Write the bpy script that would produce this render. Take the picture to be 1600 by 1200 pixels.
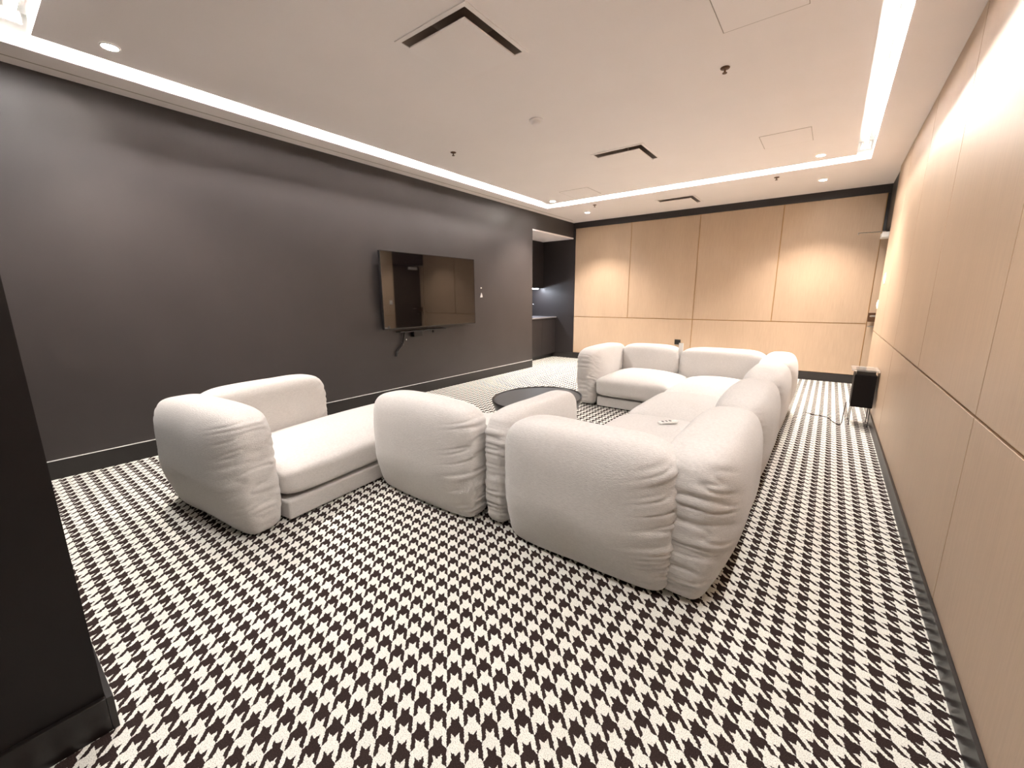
import bpy, bmesh, math, random
import numpy as np
from mathutils import Vector, Matrix

for o in list(bpy.data.objects):
    bpy.data.objects.remove(o)
SC = bpy.context.scene
COL = SC.collection
R = math.radians

# ------------------------------------------------------------------ camera, world, exposure
CAM = (4.5883, 0.0, 1.3441)
YAW, PITCH, ROLL, FPX = 0.6479, 0.2046, -0.0053, 648.3
cd = bpy.data.cameras.new('camera'); cam = bpy.data.objects.new('camera', cd); COL.objects.link(cam)
fw = Vector((-math.sin(YAW)*math.cos(PITCH), math.cos(YAW)*math.cos(PITCH), -math.sin(PITCH)))
rt = Vector((math.cos(YAW), math.sin(YAW), 0)); up = rt.cross(fw)
r2 = rt*math.cos(ROLL) + up*math.sin(ROLL); u2 = -rt*math.sin(ROLL) + up*math.cos(ROLL)
M = Matrix((r2, u2, -fw)).transposed().to_4x4(); M.translation = Vector(CAM)
cam.matrix_world = M
cd.sensor_width = 36; cd.lens = FPX/1600*36; cd.clip_start = .02
SC.camera = cam
w = bpy.data.worlds.new('world'); SC.world = w; w.use_nodes = True
w.node_tree.nodes['Background'].inputs[0].default_value = (1, .93, .86, 1)
w.node_tree.nodes['Background'].inputs[1].default_value = .35
SC.view_settings.view_transform = 'Standard'; SC.view_settings.look = 'None'
SC.view_settings.gamma = 1; SC.view_settings.use_curve_mapping = False
SC.view_settings.exposure = 1.98
TUBE_EMIT = 50.0          # cove tubes
TUBE_COL = (1, .955, .93)
SPOT_W = 95.0             # recessed downlights
SPOT_COL = (1, .89, .79)

# ------------------------------------------------------------------ dimensions
WX, LY, HC, HI = 5.07, 8.29, 2.90, 2.935
SXL, SXR, SYN, SYF = (.34, .48), (4.62, 4.76), (.42, .56), (6.56, 6.68)   # cove slot (outer/inner edges)

# ------------------------------------------------------------------ node helpers
def mat(name, base, rough=.5, metal=0, spec=.5, emit=None, estr=0, sheen=0, alpha=1, trans=0, coat=0):
    m = bpy.data.materials.new(name); m.use_nodes = True
    b = m.node_tree.nodes['Principled BSDF']
    b.inputs['Base Color'].default_value = (*base, 1); b.inputs['Roughness'].default_value = rough
    b.inputs['Metallic'].default_value = metal; b.inputs['Specular IOR Level'].default_value = spec
    if emit: b.inputs['Emission Color'].default_value = (*emit, 1); b.inputs['Emission Strength'].default_value = estr
    if sheen: b.inputs['Sheen Weight'].default_value = sheen; b.inputs['Sheen Roughness'].default_value = .5
    if trans: b.inputs['Transmission Weight'].default_value = trans
    if coat: b.inputs['Coat Weight'].default_value = coat
    return m
class NT:
    def __init__(s, m): s.m = m; s.t = m.node_tree; s.b = s.t.nodes['Principled BSDF']
    def n(s, t, **k):
        x = s.t.nodes.new(t)
        for a, v in k.items(): setattr(x, a, v)
        return x
    def l(s, a, b): s.t.links.new(a, b)
    def math(s, op, a, b=None, c=None):
        x = s.n('ShaderNodeMath', operation=op)
        for i, v in enumerate((a, b, c)):
            if v is None: continue
            if isinstance(v, (int, float)): x.inputs[i].default_value = v
            else: s.l(v, x.inputs[i])
        return x.outputs[0]
    def coord(s, scale=(1, 1, 1), out='Object'):
        tc = s.n('ShaderNodeTexCoord'); mp = s.n('ShaderNodeMapping'); mp.inputs['Scale'].default_value = scale
        s.l(tc.outputs[out], mp.inputs[0]); return mp.outputs[0]
    def noise(s, vec, scale, detail=3, rough=.5):
        x = s.n('ShaderNodeTexNoise'); x.inputs['Scale'].default_value = scale
        x.inputs['Detail'].default_value = detail; x.inputs['Roughness'].default_value = rough
        s.l(vec, x.inputs['Vector']); return x.outputs['Fac']
    def ramp(s, fac, *stops):
        x = s.n('ShaderNodeValToRGB'); e = x.color_ramp.elements
        while len(e) < len(stops): e.new(.5)
        for i, (p, c) in enumerate(stops): e[i].position = p; e[i].color = (*c, 1)
        s.l(fac, x.inputs[0]); return x.outputs[0]
    def mix(s, f, a, b, typ='MIX'):
        x = s.n('ShaderNodeMix', data_type='RGBA', blend_type=typ)
        for i, v in ((0, f), (6, a), (7, b)):
            if isinstance(v, (int, float)): x.inputs[i].default_value = v
            elif isinstance(v, tuple): x.inputs[i].default_value = (*v, 1)
            else: s.l(v, x.inputs[i])
        return x.outputs[2]
    def bump(s, h, strength=.3, dist=.002):
        x = s.n('ShaderNodeBump'); x.inputs['Strength'].default_value = strength; x.inputs['Distance'].default_value = dist
        s.l(h, x.inputs['Height']); s.l(x.outputs[0], s.b.inputs['Normal'])
    def color(s, c): s.l(c, s.b.inputs['Base Color'])

def m_paint(name, c, rough, amt=.06, spec=.5):
    m = mat(name, c, rough, spec=spec); k = NT(m); v = k.coord()
    n = k.noise(v, 2.2, 4)
    k.color(k.ramp(n, (.3, tuple(x*(1-amt) for x in c)), (.7, tuple(x*(1+amt) for x in c))))
    k.bump(k.noise(v, 260, 2), .12, .0006); return m
M_CEIL = m_paint('ceiling_paint', (.87, .81, .785), .75, .012)
M_DARK = m_paint('charcoal_wall_paint', (.044, .037, .036), .44, .06)
M_BASEB = m_paint('charcoal_gloss_paint', (.020, .017, .016), .30, .04)
M_BLACKW = m_paint('black_wall_paint', (.022, .018, .018), .45, .05)
M_BASEB2 = m_paint('black_gloss_shaded', (.010, .007, .006), .3, .04, .5)  # near-left baseboard, darkened in colour for the shade there
def m_veneer(name, c):
    m = mat(name, c, .42, spec=.35); k = NT(m)
    g = k.noise(k.coord((1, 1, .05)), 90, 4, .6)
    g2 = k.noise(k.coord((1, 1, .3)), 3, 2)
    a = k.ramp(g, (.25, tuple(x*.93 for x in c)), (.75, tuple(x*1.06 for x in c)))
    b = k.ramp(g2, (.3, (.94, .94, .94)), (.7, (1, 1, 1)))
    k.color(k.mix(1.0, a, b, 'MULTIPLY')); k.bump(g, .06, .0005); return m
M_WOOD = m_veneer('light_maple_veneer', (.50, .365, .255))
M_GAP = mat('ochre_reveal', (.42, .23, .07), .4)
def m_fabric():
    c = (.65, .62, .592)
    m = mat('cream_chenille', c, .88, spec=.2, sheen=.35); k = NT(m)
    wv = k.noise(k.coord((60, 60, 260)), 1.0, 4, .65)
    wv2 = k.noise(k.coord((1, 1, 1)), 420, 2, .6)
    big = k.noise(k.coord(), 4, 3)
    a = k.ramp(wv, (.25, tuple(x*.86 for x in c)), (.75, tuple(min(1, x*1.09) for x in c)))
    b = k.ramp(big, (.3, (.955, .95, .945)), (.7, (1, 1, 1)))
    k.color(k.mix(1.0, a, b, 'MULTIPLY'))
    h = k.math('ADD', k.math('MULTIPLY', wv, .8), k.math('MULTIPLY', wv2, .5))
    h = k.math('ADD', h, k.math('MULTIPLY', k.noise(k.coord((1, 1, 2.2)), 130, 2, .6), .6)); k.bump(h, .55, .004); return m
M_FAB = m_fabric()
def m_carpet():
    m = mat('houndstooth_carpet', (.5, .5, .5), .95, spec=.08); k = NT(m)
    tc = k.n('ShaderNodeTexCoord'); sp = k.n('ShaderNodeSeparateXYZ'); k.l(tc.outputs['Object'], sp.inputs[0])
    n1 = k.n('ShaderNodeTexNoise'); n1.inputs['Scale'].default_value = 150; n1.inputs['Detail'].default_value = 2
    k.l(tc.outputs['Object'], n1.inputs['Vector'])
    sc = k.n('ShaderNodeSeparateColor'); k.l(n1.outputs['Color'], sc.inputs[0])
    jx = k.math('MULTIPLY', k.math('SUBTRACT', sc.outputs[0], .5), .13)
    jy = k.math('MULTIPLY', k.math('SUBTRACT', sc.outputs[1], .5), .13)
    u = k.math('ADD', k.math('MULTIPLY', k.math('SUBTRACT', sp.outputs[0], 3.7726), 1/.0775), jx)
    v = k.math('ADD', k.math('MULTIPLY', k.math('SUBTRACT', sp.outputs[1], .723), 1/.0762), jy)
    wd = k.math('LESS_THAN', k.math('FRACT', u), .5)
    fd = k.math('LESS_THAN', k.math('FRACT', v), .5)
    st = k.math('LESS_THAN', k.math('FRACT', k.math('MULTIPLY', k.math('ADD', u, v), 2)), .5)
    dark = k.math('ADD', k.math('MULTIPLY', st, wd), k.math('MULTIPLY', k.math('SUBTRACT', 1, st), fd))
    tuft = k.noise(tc.outputs['Object'], 330, 2, .6)
    lt = k.ramp(tuft, (.30, (.40, .375, .32)), (.52, (.88, .87, .80)))
    dk = k.ramp(tuft, (.3, (.020, .013, .012)), (.75, (.055, .036, .032)))
    k.color(k.mix(dark, lt, dk))
    k.bump(k.math('SUBTRACT', tuft, k.math('MULTIPLY', dark, .25)), .5, .004); return m
M_CARPET = m_carpet()
M_WHITE = mat('white_plastic', (.8, .78, .74), .4)
M_VENT = mat('vent_white_metal', (.87, .81, .785), .5)
M_DUCT = mat('duct_grey', (.34, .28, .24), .7)
M_SEAM = mat('ceiling_seam', (.42, .36, .31), .7)  # brown-grey of the slot diffuser line and access panel joints
M_TROUGH = mat('cove_white', (.85, .85, .83), .6)
M_TUBE = mat('lit_tube', (1, 1, 1), .5, emit=TUBE_COL, estr=TUBE_EMIT)
M_LED = mat('lit_downlight_lens', (1, 1, 1), .5, emit=(1, .93, .82), estr=60)
M_UCL = mat('lit_cabinet_strip', (1, 1, 1), .5, emit=(.82, .88, 1), estr=45)
M_BLACK = mat('black_plastic', (.012, .011, .011), .35)
M_SCREEN = mat('tv_glass', (.006, .004, .004), .03, spec=.75, coat=.35)
M_METAL = mat('brushed_steel', (.55, .52, .48), .3, metal=1)
M_BRASS = mat('brown_metal', (.12, .06, .03), .4, metal=.6)
M_TABLE = mat('black_stained_wood', (.013, .011, .011), .28)
M_TTOP = mat('smoked_table_top', (.075, .073, .073), .38)
M_STONE = mat('dark_stone', (.20, .19, .20), .15)
def m_acrylic():
    m = mat('clear_acrylic', (.9, .88, .85), .05, trans=.85); m.node_tree.nodes['Principled BSDF'].inputs['IOR'].default_value = 1.2; return m
M_ACR = m_acrylic()

# ------------------------------------------------------------------ mesh helpers
def link(name, me, m, parent=None, smooth=False):
    if isinstance(me, bmesh.types.BMesh):
        bm = me; me = bpy.data.meshes.new(name); bm.normal_update(); bm.to_mesh(me); bm.free()
    if m and not me.materials: me.materials.append(m)
    if smooth: me.polygons.foreach_set('use_smooth', [True]*len(me.polygons))
    o = bpy.data.objects.new(name, me); COL.objects.link(o)
    if parent: o.parent = parent
    return o
def tag(o, label=None, cat=None, group=None, kind=None):
    if label: o['label'] = label
    if cat: o['category'] = cat
    if group: o['group'] = group
    if kind: o['kind'] = kind
    return o
def struct(o): o['kind'] = 'structure'; return o
def empty(name, loc=(0, 0, 0), rz=0):
    o = bpy.data.objects.new(name, None); COL.objects.link(o); o.location = loc; o.rotation_euler.z = rz; o.empty_display_size = .1; return o
def box(bm, x0, x1, y0, y1, z0, z1, bev=0):
    r = bmesh.ops.create_cube(bm, size=1)
    vs = r['verts']
    for v in vs:
        v.co.x = x0 + (v.co.x+.5)*(x1-x0); v.co.y = y0 + (v.co.y+.5)*(y1-y0); v.co.z = z0 + (v.co.z+.5)*(z1-z0)
    if bev:
        es = list({e for v in vs for e in v.link_edges})
        bmesh.ops.bevel(bm, geom=es, offset=bev, segments=2, profile=.5, affect='EDGES')
def BX(name, m, dims, parent=None, bev=0):
    bm = bmesh.new(); ds = dims if isinstance(dims[0], (tuple, list)) else [dims]
    for d in ds: box(bm, *d, bev=bev)
    return link(name, bm, m, parent)
def cyl(bm, c, r0, r1, h, seg=24, axis='z', cap=True):
    rr = bmesh.ops.create_cone(bm, cap_ends=cap, segments=seg, radius1=r0, radius2=r1, depth=h)
    rot = {'z': Matrix(), 'x': Matrix.Rotation(R(90), 4, 'Y'), 'y': Matrix.Rotation(R(-90), 4, 'X')}[axis]
    for v in rr['verts']: v.co = rot @ v.co + Vector(c)
def CY(name, m, c, r0, r1, h, parent=None, seg=24, axis='z', smooth=True):
    bm = bmesh.new(); cyl(bm, c, r0, r1, h, seg, axis); o = link(name, bm, m, parent)
    if smooth:
        for p in o.data.polygons: p.use_smooth = len(p.vertices) == 4
    return o
def lathe(name, prof, m, parent=None, seg=64, smooth=True):
    vs, fs = [], []
    for i in range(seg):
        a = 2*math.pi*i/seg
        for r, z in prof: vs.append((r*math.cos(a), r*math.sin(a), z))
    n = len(prof)
    for i in range(seg):
        j = (i+1) % seg
        for k in range(n-1): fs.append((i*n+k, j*n+k, j*n+k+1, i*n+k+1))
    me = bpy.data.meshes.new(name); me.from_pydata(vs, [], fs); me.update()
    bm = bmesh.new(); bm.from_mesh(me); bmesh.ops.remove_doubles(bm, verts=bm.verts, dist=1e-5); bm.to_mesh(me); bm.free()
    o = link(name, me, m, parent)
    if smooth: me.polygons.foreach_set('use_smooth', [True]*len(me.polygons)); 
    return o
def tube(name, pts, rad, m, parent=None, seg=8, smooth_pts=True):
    if smooth_pts and len(pts) > 2:
        P = [Vector(p) for p in pts]; P = [P[0]] + P + [P[-1]]; out = []
        for i in range(1, len(P)-2):
            for s in range(6):
                t = s/6; a, b, c, d = P[i-1], P[i], P[i+1], P[i+2]
                out.append(.5*((2*b)+(c-a)*t+(2*a-5*b+4*c-d)*t*t+(3*b-a-3*c+d)*t**3))
        out.append(P[-1]); pts = out
    pts = [Vector(p) for p in pts]; vs, fs = [], []
    for i, p in enumerate(pts):
        d = (pts[min(i+1, len(pts)-1)]-pts[max(i-1, 0)]).normalized()
        s = d.cross(Vector((0, 0, 1)) if abs(d.z) < .9 else Vector((1, 0, 0))).normalized(); t = d.cross(s)
        for k in range(seg):
            a = 2*math.pi*k/seg; vs.append(p+s*rad*math.cos(a)+t*rad*math.sin(a))
    for i in range(len(pts)-1):
        for k in range(seg):
            k2 = (k+1) % seg; fs.append((i*seg+k, i*seg+k2, (i+1)*seg+k2, (i+1)*seg+k))
    fs.append(tuple(range(seg))); fs.append(tuple(range((len(pts)-1)*seg, len(pts)*seg))[::-1])
    me = bpy.data.meshes.new(name); me.from_pydata([tuple(v) for v in vs], [], fs); me.update()
    return link(name, me, m, parent, smooth=True)

# ------------------------------------------------------------------ floor and walls
struct(BX('floor', M_CARPET, (-1.3, 6.2, -3.2, 8.6, -.1, 0)))
# left wall: painted slab, header over the alcove, alcove shell
struct(BX('wall_left', M_DARK, [(-.12, 0, -3.2, 6.72, 0, 3.2), (-.12, 0, 6.72, LY, 2.601, 3.2)]))
struct(BX('wall_alcove_side', M_BLACKW, [(-1.25, -1.10, 6.6, 8.5, 0, 3.2)]))
struct(BX('wall_alcove_front', M_BLACKW, (-1.10, -.12, 6.45, 6.60, 0, 3.2)))
struct(BX('ceiling_alcove', M_CEIL, (-1.10, -.001, 6.60, LY, 2.575, 2.60)))
struct(BX('wall_alcove_back', M_BLACKW, (-1.10, .0, LY, 8.45, 0, 3.2)))
struct(BX('baseboard_left', M_BASEB, (0, .013, .085, 6.72, 0, .145), bev=.002))
struct(BX('trim_1', M_WHITE, (0, .014, .10, 6.72, .1452, .149)))
struct(BX('baseboard_alcove', M_BASEB, (-.44, .045, LY-.013, LY, 0, .12), bev=.002))
# back wall with the reveal behind and the maple panels proud of it
wb = struct(BX('wall_back', M_BLACKW, (0, 5.30, LY+.02, LY+.2, 0, 3.2)))
struct(BX('baseboard_back', M_BASEB, (.0, 5.06, LY-.004, LY+.02, 0, .13)))
struct(BX('trim_2', M_BLACKW, [(0, 5.12, LY-.012, LY+.02, 2.785, HC), (.0, .04, LY-.002, LY+.02, .13, 2.785)]))
BX('reveal_strip', M_GAP, (.045, 5.055, LY+.012, LY+.0199, .135, 2.785), wb)
def panel(wall, x0, x1, y0, y1, z0, z1, bev=.0012): return BX('panel', M_WOOD, (x0, x1, y0, y1, z0, z1), wall, bev)
G = .006
xs = [.045, 1.286, 2.551, 3.81, 5.052]
for a, b in zip(xs[:-1], xs[1:]):
    panel(wb, a+G, b-G, LY, LY+.012, .932+G, 2.782)
panel(wb, .045+G, 2.551-G, LY, LY+.012, .14, .932-G)
panel(wb, 2.551+G, 5.052-G, LY, LY+.012, .14, .932-G)
# right wall
Y0 = 7.25
wr = struct(BX('wall_right', M_BLACKW, [(WX+.02, WX+.3, -3.2, Y0-.02, 0, 3.2), (5.20, 5.37, Y0-.02, LY+.2, 0, 3.2), (WX+.02, 5.20, Y0-.02, LY+.02, 2.26, 3.2)]))
struct(BX('baseboard_right', M_BASEB, (WX-.012, WX+.02, -3.2, Y0, 0, .105)))
BX('reveal_strip', M_GAP, (WX+.012, WX+.0199, -3.2, Y0-.002, .106, HC), wr)
ys = [-1.7, -.39, .93, 2.245, 3.585, 4.90, 6.19, Y0]
for a, b in zip(ys[:-1], ys[1:]): panel(wr, WX, WX+.012, a+.0048, b-.0048, .897+G, HC-.004)
yl = [-1.7, -.39, 2.255, 4.90, Y0]
for a, b in zip(yl[:-1], yl[1:]): panel(wr, WX, WX+.012, a+.0048, b-.0048, .107, .897-G)
BX('panel', M_WOOD, (WX, WX+.02, -3.2, -1.705, .107, HC-.004), wr)
# door in the recess at the far end of the right wall
dr = struct(BX('door_1', mat('dark_door_paint', (.03, .024, .02), .4), (5.155, 5.20, Y0+.04, LY-.05, .01, 2.2), bev=.002))
BX('door_jamb', M_WOOD, [(5.056, 5.20, LY-.04, LY+.012, 0, 2.24), (WX, 5.20, Y0-.02, Y0, 0, 2.24)], dr)
bm = bmesh.new(); cyl(bm, (5.12, 7.98, 1.06), .012, .012, .10, 16, 'x'); box(bm, 5.055, 5.075, 7.86, 7.99, 1.05, 1.068, .004)
link('handle', bm, M_METAL, dr)
BX('lock_cylinder', M_METAL, (5.05, 5.155, 8.03, 8.06, .90, .915), dr, .002)
BX('lock_case', M_BRASS, (5.045, 5.155, 8.15, 8.20, .97, 1.10), dr, .003)
BX('door_closer', M_WHITE, (5.03, 5.12, 7.80, 8.06, 2.13, 2.20), dr, .006)
tube('closer_arm', [(5.08, 8.0, 2.225), (4.78, 8.08, 2.235), (4.785, 8.10, 2.215)], .007, M_METAL, dr, smooth_pts=False)
# dark wall stub at the near left, ending beside the camera
M_NEAR = m_paint('near_black_shaded', (.009, .0065, .006), .5, .05, .3)  # black base colour deepened to include the dimness of the area behind
ws = struct(BX('wall_front', M_NEAR, [(-.12, 2.902, -.9, .085, 0, 3.2)]))
struct(BX('baseboard_front', M_BASEB2, [(0, 2.92, .085, .102, 0, .12), (2.902, 2.92, -.9, .085, 0, .12)], bev=.0015))
struct(BX('wall_rear', M_DARK, (2.6, 5.4, -3.4, -3.2, 0, 3.2)))
struct(BX('wall_rear_side', M_DARK, (2.50, 2.60, -3.3, -.9, 0, 3.2)))

# ------------------------------------------------------------------ ceiling with cove slot
VENTS = [(2.494, 2.26, HI), (2.504, 4.955, HI), (2.385, 7.52, HC)]
VH = .278
def slab_holes(x0, x1, y0, y1, z0, z1, holes):
    xs_ = sorted({x0, x1, *[h[0] for h in holes], *[h[1] for h in holes]}); ys_ = sorted({y0, y1, *[h[2] for h in holes], *[h[3] for h in holes]})
    out = []
    for i in range(len(ys_)-1):
        run = None
        for j in range(len(xs_)-1):
            cx, cy = (xs_[j]+xs_[j+1])/2, (ys_[i]+ys_[i+1])/2
            if any(h[0] < cx < h[1] and h[2] < cy < h[3] for h in holes):
                if run is not None: out.append((run, xs_[j], ys_[i], ys_[i+1], z0, z1)); run = None
            elif run is None: run = xs_[j]
        if run is not None: out.append((run, xs_[-1], ys_[i], ys_[i+1], z0, z1))
    return out
hole = lambda v: (v[0]-VH, v[0]+VH, v[1]-VH, v[1]+VH)
TOP = 3.10
cb = slab_holes(SXL[1], SXR[0], SYN[1], SYF[0], HI, TOP, [hole(VENTS[0]), hole(VENTS[1])])
cb += slab_holes(-.02, 5.25, SYF[1], LY+.1, HC, TOP, [hole(VENTS[2])])
cb += [(-.02, SXL[0], -3.3, SYF[1], HC, TOP), (SXR[1], 5.25, -3.3, SYF[1], HC, TOP), (SXL[0], SXR[1], -3.3, SYN[0], HC, TOP)]
ce = struct(BX('ceiling', M_CEIL, cb))
BX('cove_trough', M_TROUGH, [(SXL[0], SXR[1], SYN[0], SYF[1], TOP-.001, TOP+.1),
   (SXL[0], SXL[0]+.002, SYN[0], SYF[1], HC+.004, TOP), (SXR[1]-.002, SXR[1], SYN[0], SYF[1], HC+.004, TOP),
   (SXL[0], SXR[1], SYF[1]-.002, SYF[1], HC+.004, TOP), (SXL[0], SXR[1], SYN[0], SYN[0]+.002, HC+.004, TOP)], ce)
# linear slot diffuser, a thin strip along the left border
BX('slot_line', M_SEAM, (.125, .137, .3, 8.0, HC-.0015, HC+.001), ce)

def linear_light(x0, y0, x1, y1, label):
    L_ = math.hypot(x1-x0, y1-y0)
    t = empty('cove_light', ((x0+x1)/2, (y0+y1)/2, 2.99), math.atan2(y1-y0, x1-x0)); h = L_/2
    tag(t, label, 'light', 'linear lights in the ceiling cove')
    BX('diffuser', M_TUBE, (-h+.025, h-.025, -.0125, .0125, -.002, .001), t)
    BX('lamp_body', M_TROUGH, (-h+.025, h-.025, -.014, .014, .0012, .05), t, .002)
    BX('fixture_body', M_TROUGH, (-h+.01, h-.01, -.02, .02, .05, .109), t, .003)
    for s in (-1, 1): BX('bracket', M_WHITE, (s*(h-.014)-.008, s*(h-.014)+.008, -.045, .045, -.008, .06), t, .002)
    return t
xr = 4.69; xl = .41; yn = .49; yf = 6.62
for a, b, n in ((.55, 2.45, 'overhead nearest the camera'), (2.45, 4.49, 'crossing the top edge of the picture'), (4.49, 6.56, 'ending at the far right cove corner')):
    linear_light(xr, a, xr, b, 'linear tube light in right ceiling cove, ' + n)
for a, b, n in ((.57, 2.55, 'nearest the camera'), (2.55, 4.55, 'middle section'), (4.55, 6.55, 'far section by alcove')):
    linear_light(xl, a, xl, b, 'linear tube light in left ceiling cove above dark wall, ' + n)
for a, b, n in ((.50, 2.55, 'section on the left'), (2.55, 4.60, 'section on the right')):
    linear_light(a, yf, b, yf, 'linear tube light in the far ceiling cove, ' + n)
for a, b, n in ((.46, 2.55, 'visible in the top left corner'), (2.55, 4.62, 'behind the top edge')):
    linear_light(a, yn, b, yn, 'linear tube light in the near ceiling cove, ' + n)

# ------------------------------------------------------------------ ceiling fittings
def vent(v, label):
    x, y, z = v; t = empty('ceiling_vent', (x, y, z)); tag(t, label, 'vent', 'square ceiling air diffusers')
    o = .305; i = VH
    BX('frame', M_VENT, [(-o, o, -o, -i+.004, -.006, .0), (-o, o, i-.004, o, -.006, .0), (-o, -i+.004, -i, i, -.006, .0), (i-.004, o, -i, i, -.006, .0)], t, .002)
    bm = bmesh.new(); s = .20
    lo = [bm.verts.new(c) for c in ((-i, -i, 0), (i, -i, 0), (i, i, 0), (-i, i, 0))]
    hi = [bm.verts.new(c) for c in ((-s, -s, .15), (s, -s, .15), (s, s, .15), (-s, s, .15))]
    for k in range(4): bm.faces.new((lo[k], hi[k], hi[(k+1) % 4], lo[(k+1) % 4]))
    bm.faces.new(hi[::-1])
    link('air_duct', bm, M_DUCT, t)
    BX('plaque', M_VENT, (-.240, .240, -.240, .240, -.034, -.024), t, .003)
    BX('hanger', M_DUCT, (-.02, .02, -.02, .02, -.024, .149), t)
vent(VENTS[0], 'large square ceiling air vent nearest the camera, at the top centre')
vent(VENTS[1], 'square ceiling air vent in the middle of the raised ceiling')
vent(VENTS[2], 'square ceiling air vent beyond the far cove, by the wood wall')
def access(x, y, z, s, label):
    t = empty('access_panel', (x, y, z)); tag(t, label, 'ceiling panel', 'ceiling access panels')
    BX('frame', M_SEAM, [(-s, s, -s, -s+.004, -.0022, -.0002), (-s, s, s-.004, s, -.0022, -.0002), (-s, -s+.004, -s, s, -.0022, -.0002), (s-.004, s, -s, s, -.0022, -.0002)], t)
    BX('cover', M_VENT, (-s+.006, s-.006, -s+.006, s-.006, -.004, -.0002), t, .0015)
access(4.02, 5.45, HI, .22, 'flush square access panel in ceiling near the right cove')
access(1.28, 6.15, HI, .24, 'flush square access panel in ceiling near the far left cove corner')
access(4.08, 2.92, HI, .22, 'flush square access panel in ceiling right of the nearest vent')
def sprinkler(x, y, z, label):
    t = empty('sprinkler_head', (x, y, z)); tag(t, label, 'sprinkler', 'ceiling sprinkler heads')
    lathe('escutcheon', [(0, -.0005), (.032, -.0005), (.030, -.006), (.012, -.009), (0, -.009)], M_BRASS, t, 20)
    CY('stem', M_BRASS, (0, 0, -.018), .007, .005, .022, t, 10)
    CY('deflector', M_BRASS, (0, 0, -.034), .016, .016, .003, t, 16)
sprinkler(1.03, 3.64, HI, 'small brown sprinkler head left, above the television wall')
sprinkler(3.79, 3.58, HI, 'small brown sprinkler head on raised ceiling near the right cove')
sprinkler(1.15, 6.92, HC, 'tiny sprinkler head beyond the far cove, above left wood panel')
sprinkler(3.81, 6.90, HC, 'tiny sprinkler head beyond the far cove, by right downlight')
def downlight(x, y, z, label, dim=1.0):
    t = empty('downlight', (x, y, z)); tag(t, label, 'light', 'recessed ceiling downlights')
    lathe('trim_ring', [(.040, -.001), (.052, -.001), (.050, -.005), (.043, -.006), (.040, -.001)], M_WHITE, t, 28)
    CY('lens', M_LED, (0, 0, -.002), .040, .040, .003, t, 28)
    l = bpy.data.lights.new('downlight_lamp', 'SPOT'); l.energy = SPOT_W*dim; l.color = SPOT_COL; l.spot_size = R(105); l.spot_blend = .7; l.shadow_soft_size = .035
    lo = bpy.data.objects.new('downlight_lamp', l); COL.objects.link(lo); lo.parent = t; lo.location = (0, 0, -.012)
downlight(.70, .88, HI, 'round lit downlight at top left by the near cove corner', .45)
downlight(.64, 6.38, HI, 'round lit downlight just inside the far left cove corner')
downlight(.75, 7.43, HC, 'round lit downlight beyond far cove, in front of left wood panel')
downlight(4.29, 6.31, HI, 'round lit downlight just inside the far right cove corner')
downlight(4.30, 7.44, HC, 'round lit downlight beyond far cove, in front of right wood panel')
sd = empty('smoke_detector', (2.24, 3.49, HI)); tag(sd, 'round white smoke detector in the middle of the ceiling', 'smoke detector')
lathe('base', [(0, -.0005), (.062, -.0005), (.062, -.012), (.055, -.016), (0, -.016)], M_VENT, sd, 36)
lathe('sensor_cap', [(.044, -.016), (.042, -.034), (.030, -.042), (0, -.043)], M_VENT, sd, 36)

# ------------------------------------------------------------------ television wall
tv = empty('television', (0, 4.12, 1.44)); tag(tv, 'large flat black television mounted on dark wall', 'television')
y0, y1, z0, z1 = -.865, .855, -.488, .490
BX('body', M_BLACK, (.055, .094, y0, y1, z0, z1), tv, .004)
BX('screen', M_SCREEN, (.0941, .0965, y0+.008, y1-.008, z0+.014, z1-.008), tv)
BX('bezel', mat('dark_bezel', (.03, .026, .024), .25), [(.094, .0985, y0, y1, z0, z0+.014), (.094, .0985, y0, y1, z1-.008, z1), (.094, .0985, y0, y0+.008, z0, z1), (.094, .0985, y1-.008, y1, z0, z1)], tv, .0012)
BX('wall_mount', M_BLACK, [(0.001, .056, -.35, .35, -.2, .2)], tv, .003)
sb = empty('media_shelf', (0, 3.95, .90)); tag(sb, 'slim black shelf and box fixed under the television', 'shelf')
BX('shelf_board', M_BLACK, (.001, .10, -.45, .42, .0, .014), sb, .003)
BX('device_box', M_BLACK, (.001, .07, -.20, -.05, -.075, -.001), sb, .004)
BX('bracket', M_BLACK, [(.001, .02, .2, .22, -.04, 0)], sb)
cb_ = tube('power_cable', [(.03, 3.62, .895), (.035, 3.60, .82), (.03, 3.58, .74), (.022, 3.50, .66), (.018, 3.47, .58)], .016, M_BLACK)
tag(cb_, 'thick black cable hanging below left end of television shelf', 'cable')
cl = empty('cable_glint', (.055, 3.62, .80)); tag(cl, 'small chrome bead added as highlight on the cable under television', 'highlight')
lathe('glint_bead', [(0, -.012), (.009, -.010), (.012, 0), (.009, .010), (0, .012)], mat('chrome', (.9, .9, .9), .08, metal=1), cl, 16)  # bead added on the cable front to give its glint
sw = empty('wall_sensor', (0, 5.23, 1.43)); tag(sw, 'small white wall sensor right of the television', 'sensor')
bm = bmesh.new(); vs = [bm.verts.new(c) for c in ((.001, -.022, -.075), (.001, .028, -.075), (.001, .006, -.0), (.018, -.018, -.07), (.018, .024, -.07), (.018, .006, -.01))]
bm.faces.new(vs[:3][::-1]); bm.faces.new(vs[3:])
for a, b in ((0, 1), (1, 2), (2, 0)): bm.faces.new((vs[a], vs[b], vs[b+3], vs[a+3]))
bmesh.ops.recalc_face_normals(bm, faces=bm.faces); link('sensor_body', bm, M_WHITE, sw)
CY('sensor_eye', M_WHITE, (.008, .004, .075), .012, .010, .014, sw, 16, 'x')

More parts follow.
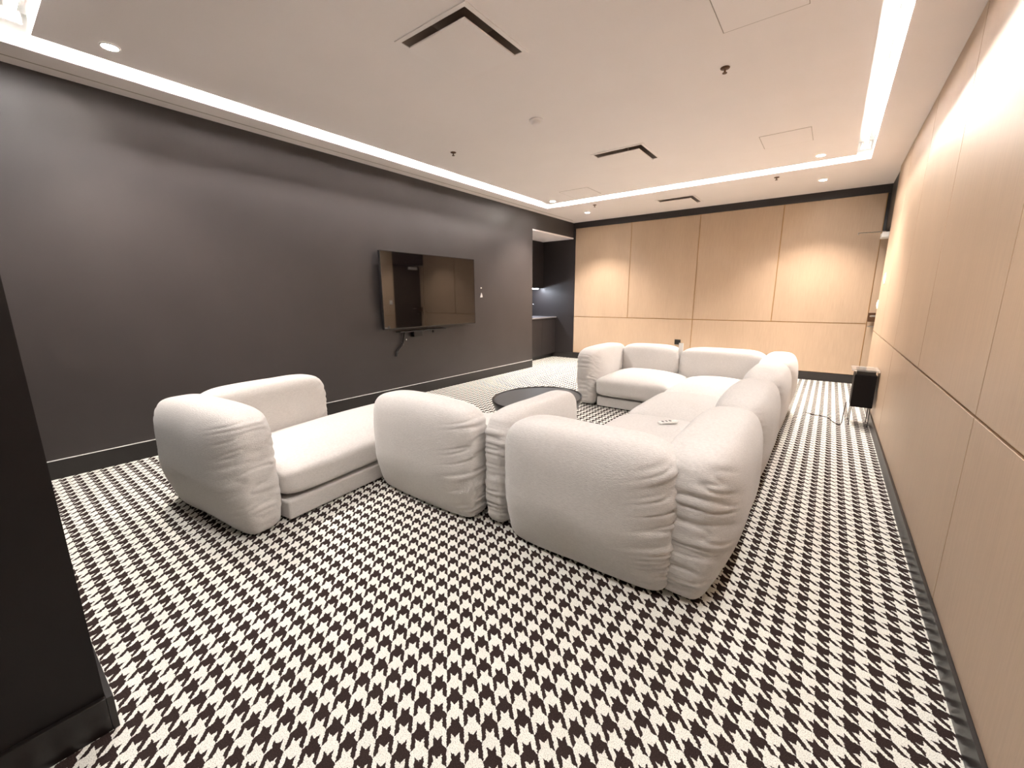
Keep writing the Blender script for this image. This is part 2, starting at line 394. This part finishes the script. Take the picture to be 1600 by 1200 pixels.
# ------------------------------------------------------------------ alcove kitchenette
bc = empty('base_cabinet', (-.77, 7.45, 0)); tag(bc, 'black base cabinet run in the far left alcove', 'cabinet')
BX('body', M_BLACKW, (-.322, .33, -.84, .83, .09, .895), bc)
BX('toe_kick', M_BLACK, (-.322, .28, -.84, .83, 0, .09), bc)
for k in range(3):
    a = -.84 + k*.558
    d = BX('door', M_BLACKW, (.33, .35, a+.002, a+.556, .095, .89), bc, .002)
ct = tag(BX('countertop', M_STONE, (-1.098, -.395, 6.605, 8.287, .897, .925), bev=.003), 'dark stone countertop with pale front edge in the alcove', 'countertop')
wc = empty('wall_cabinet', (-.93, 7.45, 1.56)); tag(wc, 'black wall cabinet above the alcove counter', 'cabinet')
BX('body', M_BLACKW, (-.168, .15, -.84, .835, 0, 1.013), wc)
for k in range(3):
    a = -.84 + k*.558; BX('door', M_BLACKW, (.15, .17, a+.002, a+.556, 0, 1.01), wc, .002)
ul = empty('under_cabinet_light', (-.86, 7.75, 1.54)); tag(ul, 'cool white light strip under the black wall cabinet', 'light')
BX('housing', M_WHITE, (-.03, .03, -.45, .45, .008, .0195), ul); BX('diffuser', M_UCL, (-.025, .025, -.44, .44, .0, .008), ul)
fc = empty('faucet', (-.85, 7.74, .926)); tag(fc, 'dark curved faucet on the alcove counter', 'faucet')
tube('spout', [(0, 0, 0), (0, 0, .12), (0, 0, .24), (.04, .01, .275), (.16, .02, .275), (.19, .02, .262)], .010, M_BLACK, fc)
CY('faucet_base', M_BLACK, (0, 0, .012), .025, .02, .025, fc)

# ------------------------------------------------------------------ small wall fittings
def wallplate(y, z, h, wd, label, n='wall_switch'):
    t = empty(n, (WX, y, z)); tag(t, label, 'switch')
    BX('plate', M_WHITE, (-.012, -.0005, -wd/2, wd/2, -h/2, h/2), t, .003); BX('button', M_WHITE, (-.02, -.012, -wd/5, wd/5, -h/4, h/4), t, .002)
wallplate(6.74, 1.55, .125, .10, 'upper white switch plate on right wood wall by the door')
wallplate(7.12, 1.24, .11, .08, 'lower white switch plate on right wood wall, nearest the door')
ot = empty('wall_outlet', (2.315, LY, .50)); tag(ot, 'black power outlet low on the far wood wall', 'outlet')
BX('plate', M_BLACK, (-.055, .055, -.008, -.0005, -.05, .045), ot, .002)
BX('socket', M_BLACK, (-.03, .03, -.013, -.008, -.03, .025), ot, .002)

# ------------------------------------------------------------------ speaker-like side table by the right wall
st = empty('side_table', (4.93, 5.66, 0)); tag(st, 'small black box side table with clear top beside right wall', 'side table')
BX('cabinet_box', mat('matte_black', (.006, .004, .004), .6, spec=.2), (-.058, .122, -.13, .13, .205, .545), st, .006)
BX('clear_top', M_ACR, (-.085, .135, -.15, .17, .585, .600), st, .003)
BX('spacer', M_BLACK, [(-.045, .11, -.11, .11, .545, .585)], st)
for sx in (-.045, .108):
    for sy in (-.11, .11): CY('leg', M_BLACK, (sx, sy, .11), .004, .004, .22, st, 8)
tag(tube('floor_cable', [(4.84, 5.56, .24), (4.83, 5.52, .12), (4.82, 5.48, .012), (4.76, 5.55, .006), (4.70, 5.75, .006), (4.58, 5.78, .006), (4.50, 5.85, .006)], .004, M_BLACK), 'thin black cable trailing on carpet from side table', 'cable')

# ------------------------------------------------------------------ coffee table
tb = empty('coffee_table', (2.26, 3.52, 0)); tb.scale = (.92, 1.12, .93); tag(tb, 'round black coffee table between the cream sofas', 'table')
lathe('tray_body', [(0, .20), (.34, .20), (.40, .215), (.445, .26), (.47, .33), (.475, .362), (.468, .366), (.458, .362), (.455, .352), (0, .352)], M_TABLE, tb, 96)
lathe('table_top', [(0, .3535), (.452, .3535), (.452, .3525)], M_TTOP, tb, 96, False)
lathe('pedestal', [(0, 0), (.27, 0), (.27, .015), (.20, .03), (.18, .20), (0, .20)], M_TABLE, tb, 64)

# ------------------------------------------------------------------ cushions (rounded, slightly puffed boxes with gathered ends)
_G = np.random.RandomState(7)
def vnoise(p, seed):
    """smooth value noise on an Nx3 array"""
    i = np.floor(p).astype(np.int64); f = p - i; f = f*f*(3-2*f)
    def h(a):
        n = (a[:, 0]*73856093) ^ (a[:, 1]*19349663) ^ (a[:, 2]*83492791) ^ (seed*2654435)
        n = (n ^ (n >> 13)) * 1274126177; n = n & 0x7fffffff; n = (n ^ (n >> 16)) & 0xffff
        return n/65535.0
    r = 0
    for dx in (0, 1):
        for dy in (0, 1):
            for dz in (0, 1):
                wgt = (f[:, 0] if dx else 1-f[:, 0])*(f[:, 1] if dy else 1-f[:, 1])*(f[:, 2] if dz else 1-f[:, 2])
                r = r + wgt*h(i+np.array([dx, dy, dz]))
    return r
def cube_grid(nu, nv, nw):
    V = {}; verts = []; faces = []
    def vid(a, b, c):
        k = (a, b, c)
        if k not in V: V[k] = len(verts); verts.append(k)
        return V[k]
    for a in range(nu):
        for b in range(nv):
            faces.append((vid(a, b, 0), vid(a, b+1, 0), vid(a+1, b+1, 0), vid(a+1, b, 0)))
            faces.append((vid(a, b, nw), vid(a+1, b, nw), vid(a+1, b+1, nw), vid(a, b+1, nw)))
    for a in range(nu):
        for c in range(nw):
            faces.append((vid(a, 0, c), vid(a+1, 0, c), vid(a+1, 0, c+1), vid(a, 0, c+1)))
            faces.append((vid(a, nv, c), vid(a, nv, c+1), vid(a+1, nv, c+1), vid(a+1, nv, c)))
    for b in range(nv):
        for c in range(nw):
            faces.append((vid(0, b, c), vid(0, b, c+1), vid(0, b+1, c+1), vid(0, b+1, c)))
            faces.append((vid(nu, b, c), vid(nu, b+1, c), vid(nu, b+1, c+1), vid(nu, b, c+1)))
    P = np.array(verts, float); P = P/np.array([nu, nv, nw])*2-1
    return P, np.array(faces)
_cache = {}
def grid(n):
    if n not in _cache: _cache[n] = cube_grid(*n)
    return _cache[n]
def make_mesh(name, P, F):
    me = bpy.data.meshes.new(name)
    me.vertices.add(len(P)); me.vertices.foreach_set('co', P.astype(np.float32).ravel())
    me.loops.add(F.size); me.loops.foreach_set('vertex_index', F.astype(np.int32).ravel())
    me.polygons.add(len(F)); me.polygons.foreach_set('loop_start', np.arange(0, F.size, 4, dtype=np.int32))
    me.update(calc_edges=True); me.polygons.foreach_set('use_smooth', np.ones(len(F), bool)); me.update()
    return me
def smoothstep(x): x = np.clip(x, 0, 1); return x*x*(3-2*x)
def back_mesh(L_, T, H, seed, outer=1, wr=(1, 1), e1=6.2, e2=3.7, amp=.011):
    """u along length (x), w thickness (y, outer side = +y*outer), v up (z).  Base at z=0."""
    Q, F = grid((100, 84, 40))
    u, v, w_ = Q[:, 0], Q[:, 1], Q[:, 2]
    # round: spread samples (tan warp keeps edges dense)
    N1 = ((np.abs(u)**e1+np.abs(v)**e1)**(e2/e1)+np.abs(w_)**e2)**(1/e2)
    eb, ec = 10.0, 4.2
    N2 = ((np.abs(u)**eb+np.abs(v)**eb)**(ec/eb)+np.abs(w_)**ec)**(1/ec)
    bt = smoothstep((-v+.15)/.6); N = N1*(1-bt)+N2*bt
    u, v, w_ = u/N, v/N, w_/N
    o = w_*outer
    tb_ = smoothstep((-v-.05)/.95)                       # towards the floor the outer face tucks in
    w2 = w_ - outer*np.where(o > 0, o, 0)*.36*tb_ + outer*.05*np.where(o > 0, 1, 0)*o*np.cos(v*1.4)
    u2 = u*(1-.035*tb_)
    y = w2*T/2*(1-.13*np.abs(u)**3.5); x = u2*L_/2; z = (v+1)*H/2; z = np.where(v > 0, z - .028*np.abs(u)**3*v*H, z)
    # normals approx
    nx = np.sign(u)*np.abs(u)**(e1-1); nz = np.sign(v)*np.abs(v)**(e1-1); ny = np.sign(w_)*np.abs(w_)**(e2-1)
    nn = np.sqrt(nx**2+ny**2+nz**2)+1e-9; nx, ny, nz = nx/nn, ny/nn, nz/nn
    P = np.stack([x, y, z], 1)
    d = .010*(vnoise(P*3.2+seed, seed)-.5) + .004*(vnoise(P*9+seed, seed+3)-.5)
    for s, k in ((-1, wr[0]), (1, wr[1])):
        if not k: continue
        dist = (L_/2 - s*x)                                # distance from that end
        mask = np.exp(-(dist/(.085*L_+.035))**2)*smoothstep((1.02-np.abs(v))/.25)
        wob = vnoise(np.stack([x*5, y*5, z*3], 1)+seed*3, seed+11)*.045
        fold = vnoise(np.stack([x*3.0+9, y*6.5, (z+wob+.25*dist)*36], 1)+seed, seed+5)
        cre = 1-np.abs(fold*2-1)
        d = d - amp*k*mask*(cre**3.0) + amp*k*.5*mask*(vnoise(np.stack([x*4, y*5, (z+wob)*13], 1), seed+8)-.4)
    P = P + d[:, None]*np.stack([nx, ny, nz], 1)
    P[:, 2] = np.maximum(P[:, 2], .006)
    return make_mesh('back', P, F)
def seat_mesh(LX, LY_, z0, z1, seed, crown=.068, e1=12.0, e2=5.0):
    Q, F = grid((60, 60, 22))
    u, v, w_ = Q[:, 0], Q[:, 1], Q[:, 2]
    N = ((np.abs(u)**e1+np.abs(v)**e1)**(e2/e1)+np.abs(w_)**e2)**(1/e2)
    u, v, w_ = u/N, v/N, w_/N
    # keep a squarer edge: blend back towards the box
    x = u*LX/2; y = v*LY_/2
    c = (1-np.abs(u)**2.4)*(1-np.abs(v)**2.4)
    z = (z0+z1)/2+w_*(z1-z0)/2 + np.where(w_ > 0, w_, 0)*(c*crown)
    P = np.stack([x, y, z], 1)
    P[:, 2] += (.008*(vnoise(P*4+seed, seed)-.5)+.004*(vnoise(P*np.array([14, 5, 5])+seed, seed+1)-.5))*np.where(w_ > 0, 1, .2)
    return make_mesh('seat', P, F)
def back(parent, name, x0, x1, y0, y1, side, H=.72, seed=1, wr=(1, 1), **k):
    """axis-aligned in the parent's frame; side = outward direction '+x','-x','+y','-y'"""
    cx, cy = (x0+x1)/2, (y0+y1)/2
    if side[1] == 'y': L_, T, rz = x1-x0, y1-y0, 0
    else: L_, T, rz = y1-y0, x1-x0, R(90)
    outer = {'+y': 1, '-y': -1, '+x': -1, '-x': 1}[side]
    o = link(name, back_mesh(L_, T, H, seed, outer, wr, **k), M_FAB, parent); o.location = (cx, cy, 0); o.rotation_euler.z = rz; return o
def seat(parent, x0, x1, y0, y1, z0=.135, z1=.36, seed=1, **k):
    o = link('seat_cushion', seat_mesh(x1-x0, y1-y0, z0, z1, seed, **k), M_FAB, parent); o.location = ((x0+x1)/2, (y0+y1)/2, 0); return o
def plinth(parent, x0, x1, y0, y1): return BX('base', M_FAB, (x0, x1, y0, y1, .012, .13), parent, .012)

HB = .725
# chaise at the left, turned a few degrees
A = empty('chaise_sofa', (2.135, .755, 0), R(6)); tag(A, 'cream corner chaise sofa at left, in front of the television wall', 'sofa')
back(A, 'backrest', -1.01, 0.035, -.045, .30, '-y', HB+.025, 11)
back(A, 'side_backrest', -1.10, -.79, .22, 1.20, '-x', HB, 12)
seat(A, -.88, .0, .27, 2.0, .135, .335, 13, crown=.065, e2=6)
plinth(A, -.86, -.008, .28, 1.95)
# single corner unit in the middle
B = empty('corner_armchair', (2.66, 2.2, 0)); tag(B, 'cream corner armchair unit seen from behind, in the middle', 'armchair')
back(B, 'backrest', -.58, .375, -.61, -.28, '-y', HB, 21, (.25, 1.15))
back(B, 'armrest', .355, .578, -.48, .46, '+x', HB-.02, 22, (1.15, .3))
seat(B, -.50, .40, -.27, .58, .135, .345, 23)
plinth(B, -.49, .36, -.26, .56)
# large sectional on the right
S = empty('sectional_sofa', (3.3, 3.7, 0)); tag(S, 'large cream L-shaped sectional sofa running along the right side', 'sofa')
def w2(x0, x1, y0, y1): return (x0-3.3, x1-3.3, y0-3.7, y1-3.7)
back(S, 'armrest', *w2(3.243, 4.17, 1.605, 1.97), '-y', HB, 31, (.25, 1.15))
back(S, 'backrest', *w2(4.02, 4.385, 1.71, 2.82), '+x', HB, 32, (1.3, .4))
back(S, 'backrest', *w2(4.02, 4.38, 2.79, 3.87), '+x', HB, 33, (.5, .4))
back(S, 'backrest', *w2(4.02, 4.38, 3.84, 4.92), '+x', HB, 34, (.5, .4))
back(S, 'backrest', *w2(4.02, 4.38, 4.89, 5.93), '+x', HB, 35, (.5, .4))
back(S, 'backrest', *w2(2.33, 3.12, 5.42, 5.78), '+y', HB, 36, (.5, .6))
back(S, 'backrest', *w2(3.10, 4.10, 5.42, 5.78), '+y', HB, 37, (.6, .5))
back(S, 'armrest', *w2(2.04, 2.38, 4.62, 5.76), '-x', HB, 38, (1.2, .3))
seat(S, *w2(3.25, 4.08, 1.91, 3.42), seed=41, z1=.385)
seat(S, *w2(3.25, 4.08, 3.405, 4.39), seed=42, z1=.385)
seat(S, *w2(3.25, 4.08, 4.375, 5.48), seed=43, z1=.385)
seat(S, *w2(2.36, 3.28, 4.62, 5.48), seed=44, z1=.385)
plinth(S, *w2(3.28, 4.06, 1.95, 5.45)); plinth(S, *w2(2.38, 3.26, 4.68, 5.45))

tgc = tag(BX('fabric_tag', M_WHITE, (3.085, 3.14, 5.555, 5.562, .60, .765)), 'small white tag standing between the two far sofa backrests', 'tag')
rc = empty('remote_control', (3.745, 2.985, .449), R(52)); tag(rc, 'small pale remote control lying on the nearest sectional seat', 'remote control')
BX('body', M_WHITE, (-.075, .075, -.02, .02, 0, .015), rc, .005)
for k in range(3): BX('button', M_BLACK, (-.05+k*.03, -.035+k*.03, -.011, .011, .0148, .017), rc, .001)
